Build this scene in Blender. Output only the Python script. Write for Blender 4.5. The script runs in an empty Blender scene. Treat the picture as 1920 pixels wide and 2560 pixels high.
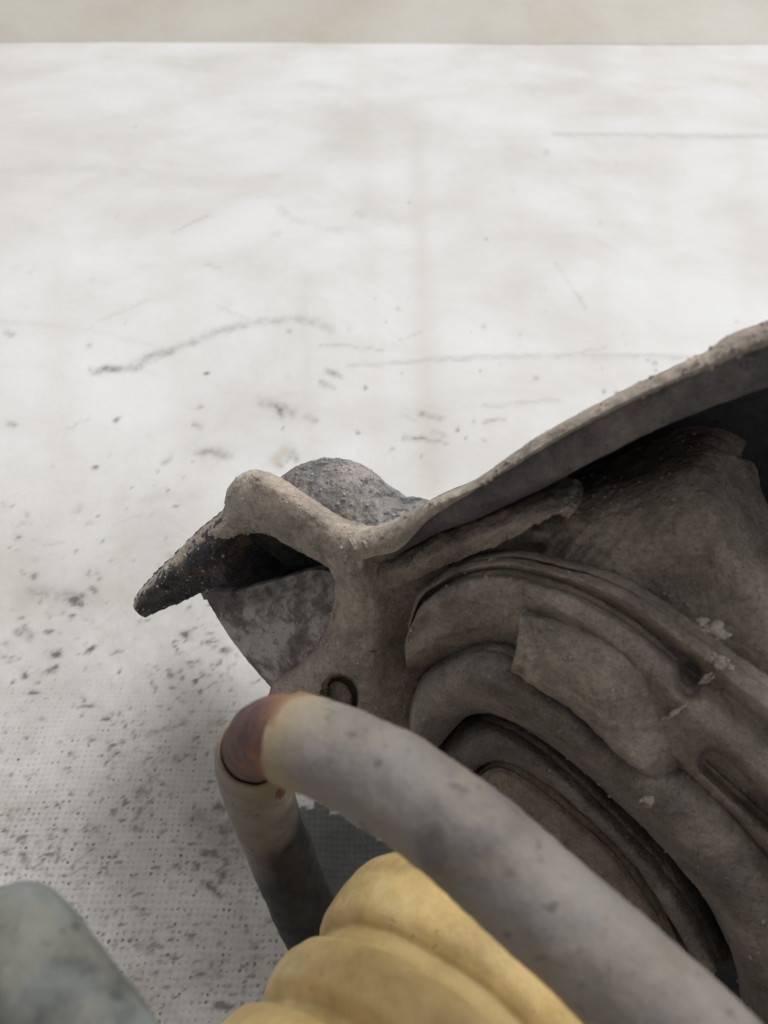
import bpy, bmesh, math, random
import numpy as np
from mathutils import Vector, noise

random.seed(7); np.random.seed(7)
scn = bpy.context.scene
C = scn.collection

# ------------------------------------------------------------------ camera
F = 1850.0            # focal length in photograph pixels (1920 x 2560)
H = 0.25              # camera height above the table, metres
PITCH = math.radians(45)
S45 = math.sin(PITCH); C45 = math.cos(PITCH)
cam_d = bpy.data.cameras.new('camera'); cam = bpy.data.objects.new('camera', cam_d); C.objects.link(cam)
cam.location = (0, 0, H); cam.rotation_euler = (math.radians(90) - PITCH, 0, 0)
cam_d.sensor_fit = 'VERTICAL'; cam_d.sensor_height = 36; cam_d.lens = 36 * F / 2560
cam_d.clip_start = 0.002; cam_d.clip_end = 60
cam_d.dof.use_dof = True; cam_d.dof.focus_distance = 0.195; cam_d.dof.aperture_fstop = 21
scn.camera = cam

# ------------------------------------------------------------------ light
SUN_EL, SUN_AZ = 60, 45       # azimuth measured from +Y (behind the strut) towards +X
w = bpy.data.worlds.new('World'); scn.world = w; w.use_nodes = True
nt = w.node_tree; nt.nodes.clear()
sky = nt.nodes.new('ShaderNodeTexSky'); sky.sky_type = 'NISHITA'; sky.sun_disc = False
sky.sun_elevation = math.radians(SUN_EL); sky.sun_rotation = math.radians(SUN_AZ)
sky.air_density = 1.0; sky.dust_density = 6.0; sky.ozone_density = 1.0
hs = nt.nodes.new('ShaderNodeHueSaturation'); hs.inputs['Saturation'].default_value = 0.09
bg = nt.nodes.new('ShaderNodeBackground'); bg.inputs['Strength'].default_value = 0.15
wo = nt.nodes.new('ShaderNodeOutputWorld')
nt.links.new(sky.outputs[0], hs.inputs['Color']); nt.links.new(hs.outputs[0], bg.inputs['Color']); nt.links.new(bg.outputs[0], wo.inputs[0])
sd = bpy.data.lights.new('sun', 'SUN'); so = bpy.data.objects.new('sun', sd); C.objects.link(so)
sd.energy = 1.15; sd.angle = math.radians(26); sd.color = (1.0, 0.985, 0.965)
sv = Vector((math.sin(math.radians(SUN_AZ)) * math.cos(math.radians(SUN_EL)), math.cos(math.radians(SUN_AZ)) * math.cos(math.radians(SUN_EL)), math.sin(math.radians(SUN_EL))))
so.rotation_euler = sv.to_track_quat('Z', 'Y').to_euler()
scn.view_settings.view_transform = 'Standard'; scn.view_settings.look = 'None'
scn.view_settings.exposure = -0.12; scn.view_settings.gamma = 1

# ------------------------------------------------------------------ measuring helpers
def cw(v):            # camera axes (right, up, depth) -> world
    x, y, d = v
    return np.array([x, C45 * d + S45 * y, H - S45 * d + C45 * y])
def P(px, py, d): return cw(((px - 960) / F * d, (1280 - py) / F * d, d))
def dirw(v):
    x, y, d = v
    r = np.array([x, C45 * d + S45 * y, -S45 * d + C45 * y]); return r / np.linalg.norm(r)
CAM = np.array([0, 0, H])
SN = dirw((-.50, -.35, -.79))              # the face of the spring seat looks this way
SC = P(1335, 2300, .175)                   # its centre
def S(px, py, h=0.0):                      # a point on the seat, h metres proud of its plane
    r = cw(((px - 960) / F, (1280 - py) / F, 1.0)) - CAM
    t = ((SC + SN * h - CAM) @ SN) / (r @ SN)
    return CAM + r * t
AX = dirw((-.55, -.45, -.70))              # spring and boot axis
U0 = dirw((-.616, .787, -.02)); U0 = U0 - AX * (U0 @ AX); U0 /= np.linalg.norm(U0)
W0 = np.cross(AX, U0)
if W0[0] < 0: W0 = -W0

ROOT_LOC = np.array([.06, .12, 0.0])
def fbm(p, sc, oc=4):
    return noise.fractal(Vector((p[0] * sc, p[1] * sc, p[2] * sc)), 1.0, 2.0, oc)

# ------------------------------------------------------------------ materials
def mat(name):
    m = bpy.data.materials.new(name); m.use_nodes = True
    t = m.node_tree; b = t.nodes['Principled BSDF']; return m, t, b
def N(t, kind, **kw):
    n = t.nodes.new(kind)
    for k, v in kw.items():
        if k in n.inputs.keys(): n.inputs[k].default_value = v
        else: setattr(n, k, v)
    return n
def coords(t, scale=(1, 1, 1)):
    tc = N(t, 'ShaderNodeTexCoord'); mp = N(t, 'ShaderNodeMapping'); mp.inputs['Scale'].default_value = scale
    t.links.new(tc.outputs['Object'], mp.inputs['Vector']); return mp.outputs['Vector']
def noi(t, vec, sc, det=5, rough=.6, dist=0):
    n = N(t, 'ShaderNodeTexNoise'); n.inputs['Scale'].default_value = sc; n.inputs['Detail'].default_value = det
    n.inputs['Roughness'].default_value = rough; n.inputs['Distortion'].default_value = dist
    t.links.new(vec, n.inputs['Vector']); return n.outputs['Fac']
def ramp(t, fac, stops):
    r = N(t, 'ShaderNodeValToRGB'); e = r.color_ramp.elements
    while len(e) > 1: e.remove(e[-1])
    e[0].position = stops[0][0]; c = stops[0][1]; e[0].color = (*c, 1) if hasattr(c, '__len__') else (c, c, c, 1)
    for p, c in stops[1:]:
        q = e.new(p); q.color = (*c, 1) if hasattr(c, '__len__') else (c, c, c, 1)
    t.links.new(fac, r.inputs['Fac']); return r.outputs['Color']
def mix(t, fac, a, b, mode='MIX'):
    m = N(t, 'ShaderNodeMix', data_type='RGBA', blend_type=mode)
    for s, v in ((0, fac), (6, a), (7, b)):
        if isinstance(v, (int, float)): m.inputs[s].default_value = v
        elif isinstance(v, tuple): m.inputs[s].default_value = (*v, 1)
        else: t.links.new(v, m.inputs[s])
    return m.outputs[2]
def math_(t, op, a, b=None, clamp=False):
    m = N(t, 'ShaderNodeMath', operation=op, use_clamp=clamp)
    for s, v in ((0, a), (1, b)):
        if v is None: continue
        if isinstance(v, (int, float)): m.inputs[s].default_value = v
        else: t.links.new(v, m.inputs[s])
    return m.outputs[0]
def bump(t, b, hgt, dist, strength=1.0, prev=None):
    n = N(t, 'ShaderNodeBump'); n.inputs['Distance'].default_value = dist; n.inputs['Strength'].default_value = strength
    t.links.new(hgt, n.inputs['Height'])
    if prev is not None: t.links.new(prev, n.inputs['Normal'])
    t.links.new(n.outputs[0], b.inputs['Normal']); return n.outputs[0]

def dusty(name, lo, mid, hi, bare, bare_amt=.62, rough=.95, grit=1.0, sc=1.0, seed=0):
    """old metal or rubber under caked road dust"""
    m, t, b = mat(name)
    lo, mid, hi = (tuple(x * k for x, k in zip(q, (1.98, 1.90, 1.88))) for q in (lo, mid, hi)); bare = tuple(x * 1.2 for x in bare)
    v = coords(t)
    mp = v.node; mp.inputs['Location'].default_value = (seed, seed * .7, seed * .3)
    big = noi(t, v, 55 * sc, 6, .62, .4); fine = noi(t, v, 700 * sc, 6, .7); midn = noi(t, v, 210 * sc, 6, .65)
    c = ramp(t, big, [(.3, lo), (.5, mid), (.72, hi)])
    c = mix(t, .55, c, ramp(t, fine, [(.32, .5), (.5, 1.0), (.68, 1.35)]), 'MULTIPLY')
    grain = noi(t, v, 2100 * sc, 3, .7)
    c = mix(t, .5, c, ramp(t, grain, [(.32, .62), (.5, 1.0), (.68, 1.38)]), 'MULTIPLY')
    pt = noi(t, v, 95 * sc, 4, .6, .8)
    c = mix(t, .8, c, ramp(t, pt, [(.34, .68), (.5, 1.0), (.66, 1.18)]), 'MULTIPLY')
    c = mix(t, ramp(t, midn, [(bare_amt, 0), (bare_amt + .1, 1)]), c, bare)
    vo = N(t, 'ShaderNodeTexVoronoi'); vo.inputs['Scale'].default_value = 900 * sc; t.links.new(v, vo.inputs['Vector'])
    crumb = ramp(t, vo.outputs['Distance'], [(.0, 1), (.35, 0)])
    crumb = mix(t, 1.0, crumb, ramp(t, midn, [(.5, 0), (.6, 1)]), 'MULTIPLY')
    c = mix(t, math_(t, 'MULTIPLY', crumb, .5), c, tuple(min(1, x * 1.5) for x in hi))
    t.links.new(c, b.inputs['Base Color']); b.inputs['Roughness'].default_value = rough
    b.inputs['Specular IOR Level'].default_value = .25
    n0 = bump(t, b, grain, .00018 * grit); n1 = bump(t, b, fine, .0005 * grit, prev=n0)
    n2 = bump(t, b, midn, .0008 * grit, prev=n1)
    bump(t, b, crumb, .0004 * grit, prev=n2)
    return m

M = {}
M['web'] = dusty('dusty bracket steel', (.11, .096, .080), (.165, .143, .12), (.22, .19, .157), (.085, .078, .07), .66)
M['ridge'] = dusty('dust caked bracket edge', (.13, .116, .098), (.185, .165, .138), (.245, .218, .182), (.10, .094, .09), .64)
M['lobe'] = dusty('scuffed grey blue steel', (.115, .115, .118), (.155, .152, .147), (.205, .193, .176), (.085, .09, .10), .54, grit=1.5, sc=1.2)
M['arm'] = dusty('black arm with rust crumbs', (.014, .014, .018), (.028, .027, .030), (.10, .075, .05), (.012, .013, .018), .6, rough=.55, grit=1.4, sc=1.3, seed=1)
M['rim'] = dusty('blue grey rim with shade in its colour', (.032, .031, .034), (.052, .049, .051), (.10, .090, .080), (.03, .03, .035), .6, rough=.75, grit=.5)  # dark blue grey carries the shade on the rim face
M['floor'] = dusty('dried mud on dish', (.10, .088, .074), (.155, .135, .112), (.20, .175, .145), (.06, .055, .05), .68)
M['rubber'] = dusty('dusty rubber pad', (.10, .09, .078), (.15, .133, .112), (.20, .178, .15), (.055, .05, .047), .68, grit=.8)
M['ringr'] = dusty('dusty dark rubber ring', (.075, .069, .063), (.122, .110, .096), (.19, .17, .143), (.05, .047, .045), .66, grit=1.2, seed=2)
M['core'] = dusty('brown rubber cone', (.12, .10, .078), (.17, .14, .11), (.2, .17, .13), (.08, .07, .06), .72, grit=.6, seed=3)
M['dark'] = dusty('dish inside with shade painted black', (.012, .012, .014), (.020, .020, .023), (.035, .032, .032), (.01, .01, .011), grit=.5)  # near black puts the dish's inner shade into its colour
M['paint'] = dusty('white paint fleck', (.19, .175, .16), (.28, .265, .245), (.36, .35, .33), (.14, .12, .10), .54, grit=1.0)

def gusset_material():
    m, t, b = mat('worn pale gusset plate'); v = coords(t)
    a = noi(t, v, 120, 7, .68, .3); c2 = noi(t, v, 420, 5, .7)
    c = ramp(t, a, [(.34, (.10, .08, .068)), (.46, (.20, .168, .148)), (.54, (.37, .335, .31)), (.74, (.48, .445, .43))])
    c = mix(t, ramp(t, c2, [(.56, 0), (.66, .85)]), c, (.10, .085, .078))
    t.links.new(c, b.inputs['Base Color']); b.inputs['Roughness'].default_value = .75
    bump(t, b, a, .0006); return m
M['gusset'] = gusset_material()

def sleeve_material(name, base, dark, warm, seed=0, scuff=None):
    """grey plastic sleeve, ochre where the attribute 'mouth' is high, near black where 'grime_shade' is high"""
    m, t, b = mat(name); v = coords(t); v.node.inputs['Location'].default_value = (seed, seed, seed)
    a = noi(t, v, 60, 5, .55, .3); f = noi(t, v, 300, 5, .6); g = noi(t, v, 1500, 3, .6)
    c = ramp(t, a, [(.32, dark), (.52, base), (.72, tuple(x * 1.18 for x in base))])
    c = mix(t, ramp(t, noi(t, v, 150, 4, .6), [(.40, .45), (.55, 0)]), c, tuple(x * y for x, y in zip(base, (1.05, .92, .76))))
    c = mix(t, ramp(t, noi(t, v, 420, 4, .6), [(.60, 0), (.68, .65)]), c, tuple(x * .75 for x in dark))
    c = mix(t, ramp(t, noi(t, v, 95, 3, .5), [(.68, 0), (.73, .6)]), c, tuple(min(.7, x * 1.9) for x in base))
    c = mix(t, .35, c, ramp(t, g, [(.3, .75), (.7, 1.2)]), 'MULTIPLY')
    at = N(t, 'ShaderNodeAttribute', attribute_name='mouth')
    c = mix(t, math_(t, 'MULTIPLY', at.outputs['Fac'], .85, True), c, warm)
    c = mix(t, math_(t, 'MULTIPLY', ramp(t, math_(t, 'ADD', at.outputs['Fac'], math_(t, 'MULTIPLY', math_(t, 'SUBTRACT', f, .5), .5)), [(.74, 0), (.90, 1)]), .75), c, (.17, .085, .05))
    a2 = N(t, 'ShaderNodeAttribute', attribute_name='grime_shade')
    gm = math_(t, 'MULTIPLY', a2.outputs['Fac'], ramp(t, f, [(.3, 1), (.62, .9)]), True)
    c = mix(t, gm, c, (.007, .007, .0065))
    if scuff is not None:
        tc2 = N(t, 'ShaderNodeTexCoord'); sub = N(t, 'ShaderNodeMapping'); t.links.new(tc2.outputs['Object'], sub.inputs['Vector'])
        sub.vector_type = 'TEXTURE'; sub.inputs['Location'].default_value = tuple(scuff - ROOT_LOC); sub.inputs['Rotation'].default_value = (0, 0, math.radians(35)); sub.inputs['Scale'].default_value = (.0042, .0021, .0042)
        ln = N(t, 'ShaderNodeVectorMath', operation='LENGTH'); t.links.new(sub.outputs[0], ln.inputs[0])
        k = math_(t, 'ADD', ln.outputs['Value'], math_(t, 'MULTIPLY', f, 1.4))
        c = mix(t, ramp(t, k, [(.90, .85), (1.30, 0)]), c, (.62, .62, .60))
    t.links.new(c, b.inputs['Base Color']); b.inputs['Roughness'].default_value = .62; b.inputs['Specular IOR Level'].default_value = .35
    n = bump(t, b, f, .0003); bump(t, b, g, .0001, prev=n); return m
M['sleeve'] = sleeve_material('grey plastic spring sleeve', (.19, .174, .160), (.095, .086, .082), (.34, .26, .14), scuff=P(1480, 2325, .0775))
M['sleeve_back'] = sleeve_material('dirty sleeve', (.19, .17, .145), (.09, .08, .07), (.24, .19, .13), 3)
M['sleeve_near'] = sleeve_material('pale green grey sleeve', (.185, .198, .186), (.06, .064, .062), (.3, .3, .27), 5)

def rust_material():
    m, t, b = mat('rusty bare spring wire'); v = coords(t)
    a = noi(t, v, 130, 6, .65, .5); f = noi(t, v, 900, 4, .6)
    c = ramp(t, a, [(.32, (.045, .028, .027)), (.47, (.10, .052, .043)), (.56, (.13, .06, .045)), (.70, (.28, .12, .055))])
    at = N(t, 'ShaderNodeAttribute', attribute_name='mouth')
    c = mix(t, at.outputs['Fac'], c, (.27, .13, .065))
    c = mix(t, .4, c, ramp(t, f, [(.35, .6), (.65, 1.35)]), 'MULTIPLY')
    t.links.new(c, b.inputs['Base Color']); b.inputs['Roughness'].default_value = .85
    bump(t, b, f, .0003); return m
M['rust'] = rust_material()

def boot_material():
    m, t, b = mat('aged yellow foam bump stop'); v = coords(t)
    a = noi(t, v, 50, 5, .6, .3); f = noi(t, v, 320, 5, .65)
    c = ramp(t, a, [(.3, (.47, .325, .125)), (.5, (.61, .445, .19)), (.7, (.69, .545, .28))])
    at = N(t, 'ShaderNodeAttribute', attribute_name='grime_shade')
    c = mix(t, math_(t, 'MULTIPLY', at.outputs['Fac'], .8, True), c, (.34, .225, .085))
    c = mix(t, .6, c, ramp(t, f, [(.3, .72), (.55, 1.0), (.7, 1.15)]), 'MULTIPLY')
    c = mix(t, ramp(t, noi(t, v, 140, 5, .65), [(.58, 0), (.74, .4)]), c, (.38, .28, .14))
    c = mix(t, ramp(t, noi(t, v, 600, 3, .6), [(.68, 0), (.74, .7)]), c, (.14, .10, .05))
    t.links.new(c, b.inputs['Base Color']); b.inputs['Roughness'].default_value = .6
    b.inputs['Subsurface Weight'].default_value = .35; b.inputs['Subsurface Radius'].default_value = (.006, .0035, .001); b.inputs['Subsurface Scale'].default_value = 1
    bump(t, b, f, .0003); return m
M['boot'] = boot_material()

def tarp_material(name, tint=(1, 1, 1), wall=False):
    m, t, b = mat(name)
    tc = N(t, 'ShaderNodeTexCoord'); mp = N(t, 'ShaderNodeMapping'); t.links.new(tc.outputs['Object'], mp.inputs['Vector']); v = mp.outputs['Vector']
    wn = N(t, 'ShaderNodeTexNoise'); wn.inputs['Scale'].default_value = 18; wn.inputs['Detail'].default_value = 3; t.links.new(v, wn.inputs['Vector'])
    wsc = N(t, 'ShaderNodeVectorMath', operation='SCALE'); wsc.inputs[3].default_value = .007; t.links.new(wn.outputs['Color'], wsc.inputs[0])
    wv = N(t, 'ShaderNodeVectorMath', operation='ADD'); t.links.new(v, wv.inputs[0]); t.links.new(wsc.outputs[0], wv.inputs[1])
    sp = N(t, 'ShaderNodeSeparateXYZ'); t.links.new(wv.outputs[0], sp.inputs[0])
    k = 2 * math.pi / .00205
    cn = noi(t, v, 330, 3, .6)
    sx = math_(t, 'COSINE', math_(t, 'MULTIPLY', sp.outputs[0], k)); sy = math_(t, 'COSINE', math_(t, 'MULTIPLY', sp.outputs[2 if wall else 1], k))
    pit = math_(t, 'MULTIPLY', math_(t, 'ADD', math_(t, 'ADD', sx, sy), 2.0), .25)      # 1 in the pits of the weave
    big = noi(t, v, 7, 6, .6, .3); mid = noi(t, v, 32, 6, .65, .4); sm = noi(t, v, 150, 5, .7); fn = noi(t, v, 480, 3, .6)
    c = ramp(t, big, [(.3, tuple(x * y for x, y in zip((.505, .485, .455), tint))), (.55, tuple(x * y for x, y in zip((.60, .595, .585), tint))), (.7, tuple(x * y for x, y in zip((.635, .637, .64), tint)))])
    ag = N(t, 'ShaderNodeAttribute', attribute_name='grime_shade'); at = N(t, 'ShaderNodeAttribute', attribute_name='tan'); as_ = N(t, 'ShaderNodeAttribute', attribute_name='smear')
    ad = N(t, 'ShaderNodeAttribute', attribute_name='dots')
    grime_shade = ag.outputs['Fac']
    c = mix(t, math_(t, 'MULTIPLY', at.outputs['Fac'], .8, True), c, (.45, .395, .325))
    c = mix(t, math_(t, 'MULTIPLY', grime_shade, ramp(t, mid, [(.3, .75), (.7, 1.1)]), True), c, (.205, .178, .145))
    # dirt caught in the weave
    g2 = math_(t, 'MULTIPLY', grime_shade, 1.0)
    thr = math_(t, 'MULTIPLY', math_(t, 'ADD', ramp(t, fn, [(.40, .05), (.58, 1.3)]), 0.0), math_(t, 'ADD', math_(t, 'MULTIPLY', ramp(t, sm, [(.40, .12), (.62, 1)]), .9), math_(t, 'MULTIPLY', g2, 1.3)))
    pd = math_(t, 'MULTIPLY', ramp(t, pit, [(.60, 0), (.86, 1)]), math_(t, 'MULTIPLY', thr, ad.outputs['Fac']), True)
    c = mix(t, math_(t, 'MULTIPLY', pd, ramp(t, cn, [(.38, .12), (.62, .62)])), c, (.25, .225, .195))
    c = mix(t, math_(t, 'MULTIPLY', pd, ramp(t, noi(t, v, 260, 4, .7), [(.53, 0), (.62, .9)])), c, (.07, .066, .064))
    # scattered black specks
    sp2 = math_(t, 'MULTIPLY', ramp(t, sm, [(.655, 0), (.71, 1)]), ramp(t, mid, [(.47, 0), (.58, 1)]))
    sp2 = math_(t, 'MULTIPLY', sp2, math_(t, 'ADD', math_(t, 'MULTIPLY', grime_shade, 1.4), .28), True)
    c = mix(t, math_(t, 'MULTIPLY', sp2, .75), c, (.085, .085, .09))
    # smears with a shape of their own
    s3 = math_(t, 'MULTIPLY', as_.outputs['Fac'], ramp(t, math_(t, 'ADD', math_(t, 'MULTIPLY', sm, .6), math_(t, 'MULTIPLY', fn, .4)), [(.34, .2), (.52, 1.5)]), True)
    c = mix(t, s3, c, (.13, .12, .11))
    dpa = N(t, 'ShaderNodeAttribute', attribute_name='dark_patch')
    c = mix(t, math_(t, 'MULTIPLY', dpa.outputs['Fac'], ramp(t, sm, [(.3, 1), (.7, .86)])), c, (.062, .062, .055))
    t.links.new(c, b.inputs['Base Color']); b.inputs['Roughness'].default_value = .55; b.inputs['Specular IOR Level'].default_value = .3
    n = bump(t, b, pit, -.00016) if False else None
    inv = math_(t, 'MULTIPLY', math_(t, 'SUBTRACT', 1.0, pit), math_(t, 'MULTIPLY', ad.outputs['Fac'], 1.0, True))
    n = bump(t, b, inv, .00016); bump(t, b, mid, .0012, prev=n)
    return m
M['tarp'] = tarp_material('white woven tarpaulin')
M['wallcover'] = tarp_material('cream woven tarpaulin', (.84, .815, .74), True)

# ------------------------------------------------------------------ mesh helpers
def link(name, verts, faces, material, parent=None, attrs=None, smooth=True, sharp=50, label=None):
    me = bpy.data.meshes.new(name)
    off = ROOT_LOC if parent is not None else np.zeros(3)
    v = np.asarray(verts, dtype=float) - off
    me.from_pydata([tuple(x) for x in v], [], faces); me.update()
    if smooth:
        me.polygons.foreach_set('use_smooth', [True] * len(me.polygons))
        if sharp: me.set_sharp_from_angle(angle=math.radians(sharp))
    if attrs:
        for k, a in attrs.items():
            at = me.attributes.new(k, 'FLOAT', 'POINT'); at.data.foreach_set('value', np.asarray(a, dtype=np.float32))
    o = bpy.data.objects.new(name, me); C.objects.link(o); me.materials.append(material)
    if parent is not None: o.parent = parent
    if label: o['label'] = label
    return o

def cr(pts, n):       # Catmull-Rom through pts, n samples, parameter = index
    p = np.asarray(pts, dtype=float); k = len(p)
    q = np.vstack([2 * p[0] - p[1], p, 2 * p[-1] - p[-2]])
    t = np.linspace(0, k - 1, n); i = np.minimum(t.astype(int), k - 2); f = (t - i)[:, None]
    a, b, c, d = q[i], q[i + 1], q[i + 2], q[i + 3]
    return .5 * (2 * b + (c - a) * f + (2 * a - 5 * b + 4 * c - d) * f ** 2 + (3 * b - a - 3 * c + d) * f ** 3)

GRIT = []
def loft(name, curves, material, parent, nu=200, nv=10, thick=.0025, rough=.00022, rsc=260, disp=None, label=None, crisp=0):
    """surface through measured curves; each is (h, [(px,py[,h]),...]).  It is given its own thickness behind."""
    L = []
    for h, pts in curves:
        L.append(cr([(p[0], p[1], p[2] if len(p) > 2 else h) for p in pts], nu))
    if crisp:                                               # tight corners instead of soft waves
        Q = [L[0]]
        for k in range(1, len(L) - 1): Q += [L[k] + (L[k - 1] - L[k]) * crisp, L[k] + (L[k + 1] - L[k]) * crisp]
        L = Q + [L[-1]]
    L = np.array(L)                                         # K x nu x 3
    m = (len(L) - 1) * max(2, (nv + 1) // (2 if crisp else 1)) + 1
    G = np.stack([cr(L[:, i], m) for i in range(nu)], 1)    # m x nu x 3
    V = np.zeros((m, nu, 3))
    for a in range(m):
        for b in range(nu):
            px, py, h = G[a, b]
            if disp: h += disp(px, py)
            V[a, b] = S(px, py, h)
    # normals
    du = np.gradient(V, axis=1); dv = np.gradient(V, axis=0)
    n = np.cross(du, dv); n /= (np.linalg.norm(n, axis=2, keepdims=True) + 1e-12)
    s = np.sign((n * (CAM - V)).sum(2)); s[s == 0] = 1
    if np.median(s) < 0: n = -n
    for a in range(m):
        for b in range(nu):
            p = V[a, b]
            V[a, b] = p + n[a, b] * rough * (fbm(p, rsc) * .9 + fbm(p + .7, rsc * 4, 2) * .35)
    B = V - SN * thick
    verts = np.vstack([V.reshape(-1, 3), B.reshape(-1, 3)]); o = m * nu
    flip = np.median(s) < 0
    faces = []
    for a in range(m - 1):
        for b in range(nu - 1):
            q = (a * nu + b, a * nu + b + 1, (a + 1) * nu + b + 1, (a + 1) * nu + b)
            if flip: q = q[::-1]
            faces.append(q); faces.append(tuple(x + o for x in q[::-1]))
    def wall(idx):
        for x, y in zip(idx[:-1], idx[1:]):
            q = (x, y, y + o, x + o); faces.append(q[::-1] if flip else q)
    wall([b for b in range(nu)][::-1]); wall([(m - 1) * nu + b for b in range(nu)])
    wall([a * nu for a in range(m)]); wall([a * nu + nu - 1 for a in range(m)][::-1])
    o_ = link(name, verts, faces, material, parent, label=label)
    GRIT.append((name, V, n)); return o_

def tube(name, path, rad, material, parent, nu=200, ns=40, rough=.00015, mouth=None, grime_shade=None, label=None, inner=None, round_end=0):
    """tube along 3-D points; rad is a number or a list per point; inner makes it a hollow sleeve"""
    p = cr(path, nu)
    r = np.full(nu, rad) if np.isscalar(rad) else cr([(x, 0) for x in rad], nu)[:, 0]
    T = np.gradient(p, axis=0); T /= np.linalg.norm(T, axis=1, keepdims=True)
    nrm = np.cross(T[0], [0, 0, 1]); nrm /= np.linalg.norm(nrm)
    verts = []; at_m = []; at_g = []; 
    t_ = np.linspace(0, 1, nu); faces = []
    rings = []
    for i in range(nu):
        nrm = nrm - T[i] * (nrm @ T[i]); nrm /= np.linalg.norm(nrm); bi = np.cross(T[i], nrm)
        rings.append((p[i], nrm.copy(), bi, r[i], t_[i], T[i]))
    seq = [(pp, nn, bb, rr, tt, True) for pp, nn, bb, rr, tt, TT in rings]
    if inner:                                        # rounded lip then the inside wall, at the first end
        pp, nn, bb, rr, tt, TT = rings[0]
        wallt = rr - inner
        pre = [(pp + TT * .006, nn, bb, inner, 0, False), (pp + TT * .001, nn, bb, inner, 0, False)]
        for k in range(1, 6):
            a = math.pi * k / 6
            pre.append((pp - TT * wallt * .5 * math.sin(a), nn, bb, inner + wallt * .5 * (1 - math.cos(a)), 0, False))
        seq = pre + seq
    for pp, nn, bb, rr, tt, body in seq:
        for j in range(ns):
            a = 2 * math.pi * j / ns; d = nn * math.cos(a) + bb * math.sin(a)
            q = pp + d * rr; q = q + d * rough * (fbm(q, 120) + .4 * fbm(q, 500, 2))
            verts.append(q); at_m.append(mouth(tt, d, q) if mouth else 0); at_g.append(grime_shade(tt, d, q) if grime_shade else 0)
    R = len(seq)
    for i in range(R - 1):
        for j in range(ns):
            k = (j + 1) % ns
            faces.append((i * ns + j, i * ns + k, (i + 1) * ns + k, (i + 1) * ns + j))
    faces.append(tuple(range((R - 1) * ns, R * ns)))
    if not inner: faces.append(tuple(range(ns - 1, -1, -1)))
    return link(name, verts, faces, material, parent, {'mouth': at_m, 'grime_shade': at_g}, sharp=60, label=label)

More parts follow.
